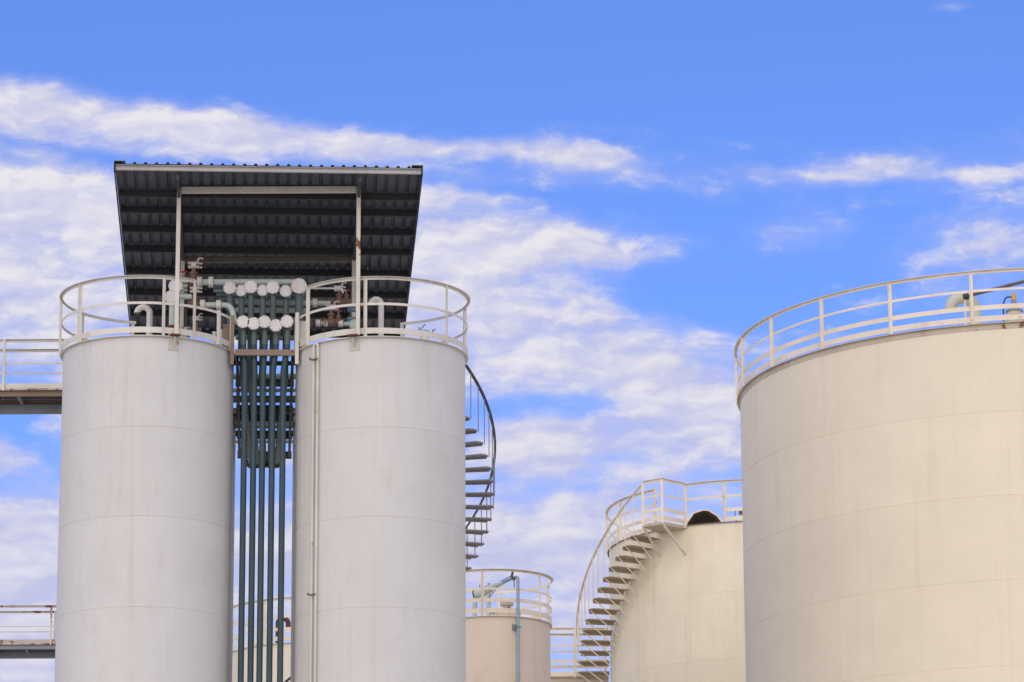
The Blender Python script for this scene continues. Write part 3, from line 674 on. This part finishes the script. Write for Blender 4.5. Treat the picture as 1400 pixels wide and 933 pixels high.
walkway('upper railed walkway joining the slim tanks from the left', xw1 - 7, xw1, 63.75, 64.45, DZ + .02, [aty(5.5, 500, 63.75).x, aty(5.5, 500, 63.75).x - 2.2, xw1 - .1], .91, ((.47, .03),), 'white_rail', 'rusty_beam', 'brown_steel', depth=.27, gap=-.1)
xw2 = aty(86, 880, 90).x
walkway('lower rusty railed walkway at the bottom left', xw2 - 7, xw2, 90.0, 90.75, 17.72, [aty(70, 850, 90).x, aty(70, 850, 90).x - 2.3], .95, ((.43, .022),), 'rusty_white', 'blue_grey_steel', 'rust', depth=.22, toe_mat='heavy_rust')
P0, P1 = aty(745, 900, 86.1), aty(832, 900, 86.1)
walkway('short cream railed walkway between the small beige tank and the curved stair', P0.x, P1.x, 86.15, 86.9, 16.19, [aty(786.5, 900, 86.1).x, aty(828, 900, 86.1).x, aty(748, 900, 86.1).x], 1.15, ((.72, .04), (.36, .07)), 'cream_rail', 'rusty_cream', 'rust', depth=.25)

# ------------------------------------------------------------------ stair round the far cream tank
st = thing('curved_stair', 'pale cream stair of open treads curving up the stained tank to a landing', 'staircase', (cD[0], cD[1], 15.97))
RO = 4.27; NT_ = 14; a_top = -135.2; da = 3.62; rise = .2
def tread_mesh(ri, ro, half, th, mat, lip, nose):
    """tread plate: small turned edges, deeper turned-down nosing on the lower (nosing side = +1 / -1) edge"""
    b = MB(); q = [(ri, -half * .95), (ro - .05, -half), (ro, -half * .45), (ro, half * .45), (ro - .05, half), (ri, half * .95)]
    P = [(r * math.cos(a), r * math.sin(a)) for r, a in q]
    b.poly([(x, y, 0) for x, y in P]); b.poly([(x, y, -th) for x, y in P][::-1])
    n = len(P)
    for i in range(n):
        d = lip[1] if i == (0 if nose < 0 else 4) else lip[0]
        p0, p1 = P[i], P[(i + 1) % n]; c = Vector((sum(p[0] for p in P) / n, sum(p[1] for p in P) / n))
        b.poly([(*p0, 0), (*p1, 0), (*p1, -d), (*p0, -d)])
        if d > .02:
            k0 = Vector(p0).lerp(c, .03); k1 = Vector(p1).lerp(c, .03)
            b.poly([(*k1, -th), (*k0, -th), (*k0, -d), (*k1, -d)]); b.poly([(*p0, -d), (*p1, -d), (*k1, -d), (*k0, -d)])
    return b.mesh('tread', mat)
tm = tread_mesh(RD + .03, RO, R_(2.15), .006, 'beige_tread', (.014, .085), -1)
for k in range(NT_):
    a = a_top - da * k; z = 18.82 - rise * k
    inst('tread', tm, st, (0, 0, z - 15.97), R_(a))
    b = MB(); b.cyl(pol(cD, RO - .02, a, z - .03), pol(cD, RD + .005, a + .3, z - .62), .014, 8); b.build('brace', 'cream_rail', st)
    b = MB(); b.cyl(pol(cD, RO + .012, a, z - .03), pol(cD, RO + .012, a, z + .93), .0115, 8); b.build('baluster', 'cream_rail', st)
a_bot = a_top - da * (NT_ - 1)
zf = lambda a: 18.82 + .93 + rise * (math.degrees(a) - a_top) / da
b = MB(); b.arc(cD, [(RO - .006, -.035), (RO, -.035), (RO, -.006), (RO + .04, -.006), (RO + .04, 0), (RO - .006, 0)], a_bot - 1.5, a_top + 3.4, 40, zf); b.build('hand_rail', 'cream_rail', st)
# landing
La, Lb = -131.4, -120.2
Lp = [pol(cD, RO, La, DDZ), pol(cD, RO, -124.2, DDZ), pol(cD, RD + .02, -121.6, DDZ), pol(cD, RD + .02, -134.2, DDZ)]
b = MB(); b.poly(Lp); b.poly([p - Vector((0, 0, .07)) for p in Lp][::-1])
for i in range(4): b.poly([Lp[i], Lp[(i + 1) % 4], Lp[(i + 1) % 4] - Vector((0, 0, .07)), Lp[i] - Vector((0, 0, .07))])
b.build('landing', 'rusty_cream', st)
for i in range(3):
    b = MB(); p = Lp[min(i, 2)]; b.beam(p - Vector((0, 0, .05)), p + Vector((0, 0, .955)), .055, .055, (0, 1, 0)); b.build('post', 'cream_rail', st)
for i in (0, 1):
    p, q = Lp[i], Lp[i + 1]
    for zz, hh, nm in ((.955, .05, 'top_rail'), (.60, .042, 'mid_rail'), (.28, .085, 'lower_rail'), (.085, .10, 'toe_board')):
        b = MB(); b.beam(p + Vector((0, 0, zz)), q + Vector((0, 0, zz)), .008, hh); o = b.build(nm, 'cream_rail', st)
    b = MB(); b.beam(p + Vector((0, -.02, .984)), q + Vector((0, -.02, .984)), .05, .006); b.build('top_rail', 'cream_rail', st)
for p, q in ((Lp[1], onc(937, 758, cD, RD + .01)), (Lp[0], onc(902, 761, cD, RD + .01))):
    b = MB(); b.beam(p - Vector((0, 0, .05)), q, .045, .03); b.build('knee_brace', 'cream_rail', st)

# hood on the far tank's roof
P = aty(963, 716, 82.6); hd = thing('vent_hood', 'dark mouthed arched hood on the rim of the stained cream tank', 'hood', (P.x, P.y, DDZ))
b = MB(); wv = .42; prof = [(-1, 0), (-.97, .09), (-.60, .30), (-.08, .365), (.22, .36), (.72, .24), (.98, .10), (1.0, 0)]
for off in (0, .032):
    if off:
        for (xa, za), (xb, zb) in zip(prof[:-1], prof[1:]):
            b.poly([(P.x + xa * wv, P.y - .02, DDZ + .012 + za), (P.x + xb * wv, P.y - .02, DDZ + .012 + zb), (P.x + xb * (wv - .032), P.y - .0296, DDZ + .012 + max(0, zb - .032)), (P.x + xa * (wv - .032), P.y - .0296, DDZ + .012 + max(0, za - .032))])
        b.build('shell', 'cream_rail', hd); b = MB()
    rows = []
    for d, sc in ((-.02, 1.0), (.35, .98), (.65, .80), (.8, .45)):
        rows.append([(P.x + x * (wv - off) * sc, P.y + d - off * .3, DDZ + .012 + max(0, z - off) * sc) for x, z in prof])
    b.strip_grid(rows, False)
b.build('lining', 'hood_brown', hd)
b = MB(); b.box((P.x, P.y + .4, DDZ + .02), (.7, .7, .03)); b.build('base', 'dark_steel', hd)
P = aty(1013, 701, 82.8); gb = thing('float_gauge', 'small dark gauge behind the rail beside the huge tank edge', 'gauge', (P.x, P.y, DDZ))
b = MB(); b.cyl((P.x, P.y, DDZ), (P.x, P.y, P.z + .05), .03, 12); b.build('stand', 'cream_rail', gb)
b = MB(); b.cyl((P.x - .05, P.y - .05, P.z), (P.x + .1, P.y - .05, P.z), .05, 14); b.build('head', 'brown_steel', gb)
b = MB(); b.tube([(P.x - .1, P.y, DDZ + .05), (P.x - .14, P.y, P.z), (P.x - .1, P.y, P.z + .06)], .01, 6, .04); b.build('cable', 'black_rubber', gb)

# ------------------------------------------------------------------ dark spiral stair behind the second slim tank
sg = thing('spiral_stair', 'narrow dark spiral stair winding behind the right hand slim tank', 'staircase', (cG[0], cG[1], 0))
RG = 2.205; dg = 6.3; z_mid = 16.135; rg = .186
tmg = tread_mesh(1.50, RG, R_(3.3), .006, 'tread_steel', (.02, .045), 1)
kt = int((17.40 - z_mid) / rg); kb = -int((z_mid - .2) / rg)
for k in range(kb, kt + 1):
    a = -dg * k; z = z_mid + rg * k
    inst('tread', tmg, sg, (0, 0, z), R_(a))
    b = MB(); b.cyl(pol(cG, RG + .008, a + 2.2, z - .03), pol(cG, RG + .008, a + 2.2, z + .82), .010, 6); b.build('baluster', 'blue_grey_steel', sg)
zg = lambda a: z_mid + .83 - rg * (math.degrees(a) - 2.2) / dg
b = MB(); b.arc(cG, [(RG - .005, -.04), (RG + .003, -.04), (RG + .003, -.006), (RG + .042, -.006), (RG + .042, 0), (RG - .005, 0)], -dg * kt - 6, -dg * kb, 460, zg); b.build('hand_rail', 'brown_steel', sg)

# ------------------------------------------------------------------ small beige tank's fittings
P = onc(708.5, 860, cC, RC + .07); Pt = aty(708.5, 789, P.y)
dp = thing('drop_pipe', 'pale blue pipe bent over the railing and down the small beige tank', 'pipe', (P.x, P.y, 0))
E1 = aty(700, 791, 77.75); E2 = aty(668, 806, 78.6)
b = MB(); b.tube([(P.x, P.y, .02), (P.x, P.y, Pt.z), E1, E2], .034, 14, .07); b.build('pipe', 'blue_pipe_paint', dp)
b = MB(); b.tube([E1 + (E2 - E1) * .38, E2], .042, 14, 0, True, .07); b.build('taper', 'mint_paint', dp)
b = MB(); d = (E2 - E1).normalized(); b.lathe(E2, d, [(-.05, .05), (-.05, .095), (.12, .095), (.12, .03), (.2, .03)], 18); b.build('coupling', 'mint_paint', dp)
P3 = aty(656, 811, 78.7); b = MB(); b.lathe(P3, Vector((.8, -.5, .1)), [(-.10, 0), (-.10, .10), (.1, .10), (.1, .09), (.18, .06), (.18, 0)], 18); b.tube([P3, P3 + Vector((-.1, .05, -.08)), Vector((P3.x - .12, P3.y + .05, CCZ))], .05, 12, .06); b.build('elbow', 'mint_paint', dp)
b = MB(); b.lathe(P3 + Vector((.8, -.5, .1)).normalized() * -.1, Vector((.8, -.5, .1)), [(-.025, 0), (-.025, .108), (0, .108), (0, .1)], 18); b.build('gasket', 'black_rubber', dp)
b = MB(); b.cyl(P3 + Vector((0, 0, .09)), P3 + Vector((0, 0, .18)), .01, 6); b.cyl(E2 + Vector((0, 0, .09)), E2 + Vector((0, 0, .13)), .02, 8); b.build('bleed_valve', 'brown_steel', dp)
P4 = Vector((E2.x + .0, E2.y, CCZ)); b = MB(); b.cyl(P4, E2, .045, 12); b.lathe(P4 + Vector((0, 0, .12)), (0, 0, 1), [(-.02, .045), (-.02, .09), (.02, .09), (.02, .045)], 16); b.build('support', 'mint_paint', dp)
b = MB(); q = aty(701, 781, 77.46); b.tube([q + Vector((0, 0, -.02)), q + Vector((-.02, .05, -.10)), q + Vector((.03, .1, -.17)), E1 + Vector((0, 0, .03))], .028, 8, .03); b.tube([E1 + Vector((.04, 0, 0)), E1 + Vector((.05, -.02, -.2))], .012, 6); b.build('lashing', 'brown_steel', dp)
b = MB(); b.tube([E1 + Vector((0, -.02, .06)), E1 + (E2 - E1) * .5 + Vector((0, -.03, .04)), E1 + (E2 - E1) * .75 + Vector((0, -.06, -.12)), aty(664, 822, 78.2)], .008, 6, .05); b.build('cable', 'black_rubber', dp)
Pb = onc(704, 858, cC, RC + .005); b = MB(); M = Matrix.Rotation(R_(ang(cC, Pb)), 3, 'Z'); b.box(Pb + M @ Vector((.03, -.02, 0)), (.06, .09, .11), M); b.box(Pb + M @ Vector((.09, .04, 0)), (.02, .12, .03), M); b.build('clamp', 'slate_blue_paint', dp)
P = aty(693, 828, 78.5); mh = thing('manhole', 'wide flat manhole with rusty capped nozzle on the small beige tank', 'manhole', (P.x, P.y, CCZ))
b = MB(); b.lathe((P.x, P.y, CCZ), (0, 0, 1), [(0, .29), (.25, .29), (.25, .345), (.285, .345), (.285, 0)], 28); b.build('neck', 'pink_beige_paint', mh)
b = MB(); b.lathe((P.x, P.y, CCZ + .286), (0, 0, 1), [(0, .08), (.12, .08), (.12, .14), (.15, .14), (.15, .13), (.158, .13), (.158, .14), (.185, .14), (.185, 0)], 24); b.build('nozzle', 'rusty_cream', mh)
b = MB()
for k in range(14): q = pol((P.x, P.y), .325, k * 360 / 14, CCZ + .235); b.cyl(q, q + Vector((0, 0, .065)), .012, 6)
o = b.build('bolts', 'rust', mh); o['kind'] = 'stuff'

# red gooseneck on the distant cream tank
L_ = aty(380, 865, 79.0); rg_ = thing('vent_pipe', 'maroon gooseneck vent on the distant tank behind the teal pipes', 'vent', (L_.x, 79.0, EZ))
b = MB(); cx = L_.x + .11; zt = aty(386, 846, 79.0).z - .11
b.tube([(L_.x, 79, EZ)] + [(cx - .11 * math.cos(k * math.pi / 12), 79, zt + .11 * math.sin(k * math.pi / 12)) for k in range(13)] + [(cx + .11, 79, zt - .1)], .055, 14); b.build('pipe', 'maroon_paint', rg_)
b = MB(); b.lathe((L_.x, 79, EZ), (0, 0, 1), [(0, .13), (.05, .13), (.05, .2), (.09, .2), (.09, .055)], 18); b.build('base', 'flange_white', rg_)

# ------------------------------------------------------------------ fittings on the huge cream tank
YF = 65.25
gt = thing('gooseneck_vent', 'thick pale green gooseneck vent on the huge cream tank', 'vent', (aty(1335, 440, YF).x, YF, FZ))
Lx, Tx = aty(1333, 430, YF).x, aty(1299.5, 420, YF).x; cx = (Lx + Tx) / 2; rad = (Lx - Tx) / 2; zt = aty(1316, 400, YF).z - rad - .105
pts = [(Lx, YF, FZ)] + [(cx + rad * math.cos(k * math.pi / 14), YF, zt + rad * math.sin(k * math.pi / 14)) for k in range(15)] + [(Tx, YF, zt - .02)]
b = MB(); b.tube(pts, .110, 22); b.build('pipe', 'pale_green_paint', gt)
b = MB(); b.lathe((Tx, YF, zt - .02), (0, 0, -1), [(-.012, .110), (-.012, .117), (.014, .117), (.014, .088), (-.01, .088), (-.01, 0)], 22); b.build('mouth_ring', 'black_rubber', gt)
b = MB(); b.lathe((Lx, YF, FZ + .14), (0, 0, 1), [(-.14, .24), (-.02, .106), (-.02, .16), (.02, .16), (.02, .106)], 22); b.build('base_flange', 'cream_rail', gt)
pp = thing('raised_pipe', 'dark brown pipe slanting up to the right edge from a stand on the huge tank', 'pipe', (aty(1320, 440, 64.9).x, 64.9, FZ))
q0 = aty(1319, 406, 64.9); q1 = aty(1420, 380, 65.4)
b = MB(); b.tube([q0, q1], .032, 12); b.build('pipe', 'brown_steel', pp)
b = MB(); b.lathe(q0 + Vector((.02, 0, 0)), (-.96, .1, -.2), [(-.05, .033), (-.05, .06), (.05, .06), (.05, 0)], 8); b.build('end_fitting', 'dark_steel', pp)
for px, yy in ((1320, 64.9), (1440, 65.45)):
    q = q0 if px == 1320 else q1; b = MB(); b.cyl((q.x, q.y, FZ), (q.x, q.y, q.z - .02), .022, 10); b.lathe((q.x, q.y, FZ), (0, 0, 1), [(0, .06), (.11, .06), (.11, .045), (.14, .045), (.14, .02)], 14); b.build('stand', 'cream_rail', pp)
P = aty(1304, 436, 64.85); b = MB(); b.cyl((P.x, P.y, FZ), (P.x, P.y, FZ + .16), .025, 10); b.lathe((P.x, P.y, FZ + .16), (0, 0, 1), [(0, .04), (.03, .04), (.03, 0)], 12); b.build('nozzle', 'cream_rail', tF)
P = aty(1386.5, 420, 65.2); lg = thing('level_gauge', 'stepped level gauge with yellow cap and black cable on the huge tank', 'gauge', (P.x, P.y, FZ))
b = MB(); b.lathe((P.x, P.y, FZ), (0, 0, 1), [(0, .1), (.22, .1), (.22, .19), (.245, .19), (.262, .15), (.29, .16), (.30, .13), (.38, .12), (.38, .15), (.42, .15), (.43, .14), (.45, .14), (.45, 0)], 26); b.build('body', 'rusty_cream', lg)
zt = aty(1386.5, 410.5, 65.2).z
b = MB(); b.lathe((P.x, P.y, FZ + .451), (0, 0, 1), [(0, .155), (.03, .155), (.06, .10), (.08, .05), (zt - FZ - .451, .05)], 24); b.build('dome', 'blue_grey_steel', lg)
b = MB(); b.lathe((P.x, P.y, zt), (0, 0, 1), [(0, .042), (.115, .042), (.125, .034), (.125, 0)], 14); b.build('cap', 'yellow_plastic', lg)
b = MB(); b.tube([(P.x - .04, P.y, zt + .06), (P.x - .15, P.y - .02, zt + .05), (P.x - .2, P.y - .03, zt - .08), (P.x - .205, P.y - .03, FZ + .05), (P.x - .1, P.y - .05, FZ + .02)], .013, 8, .09); b.build('cable', 'black_rubber', lg)
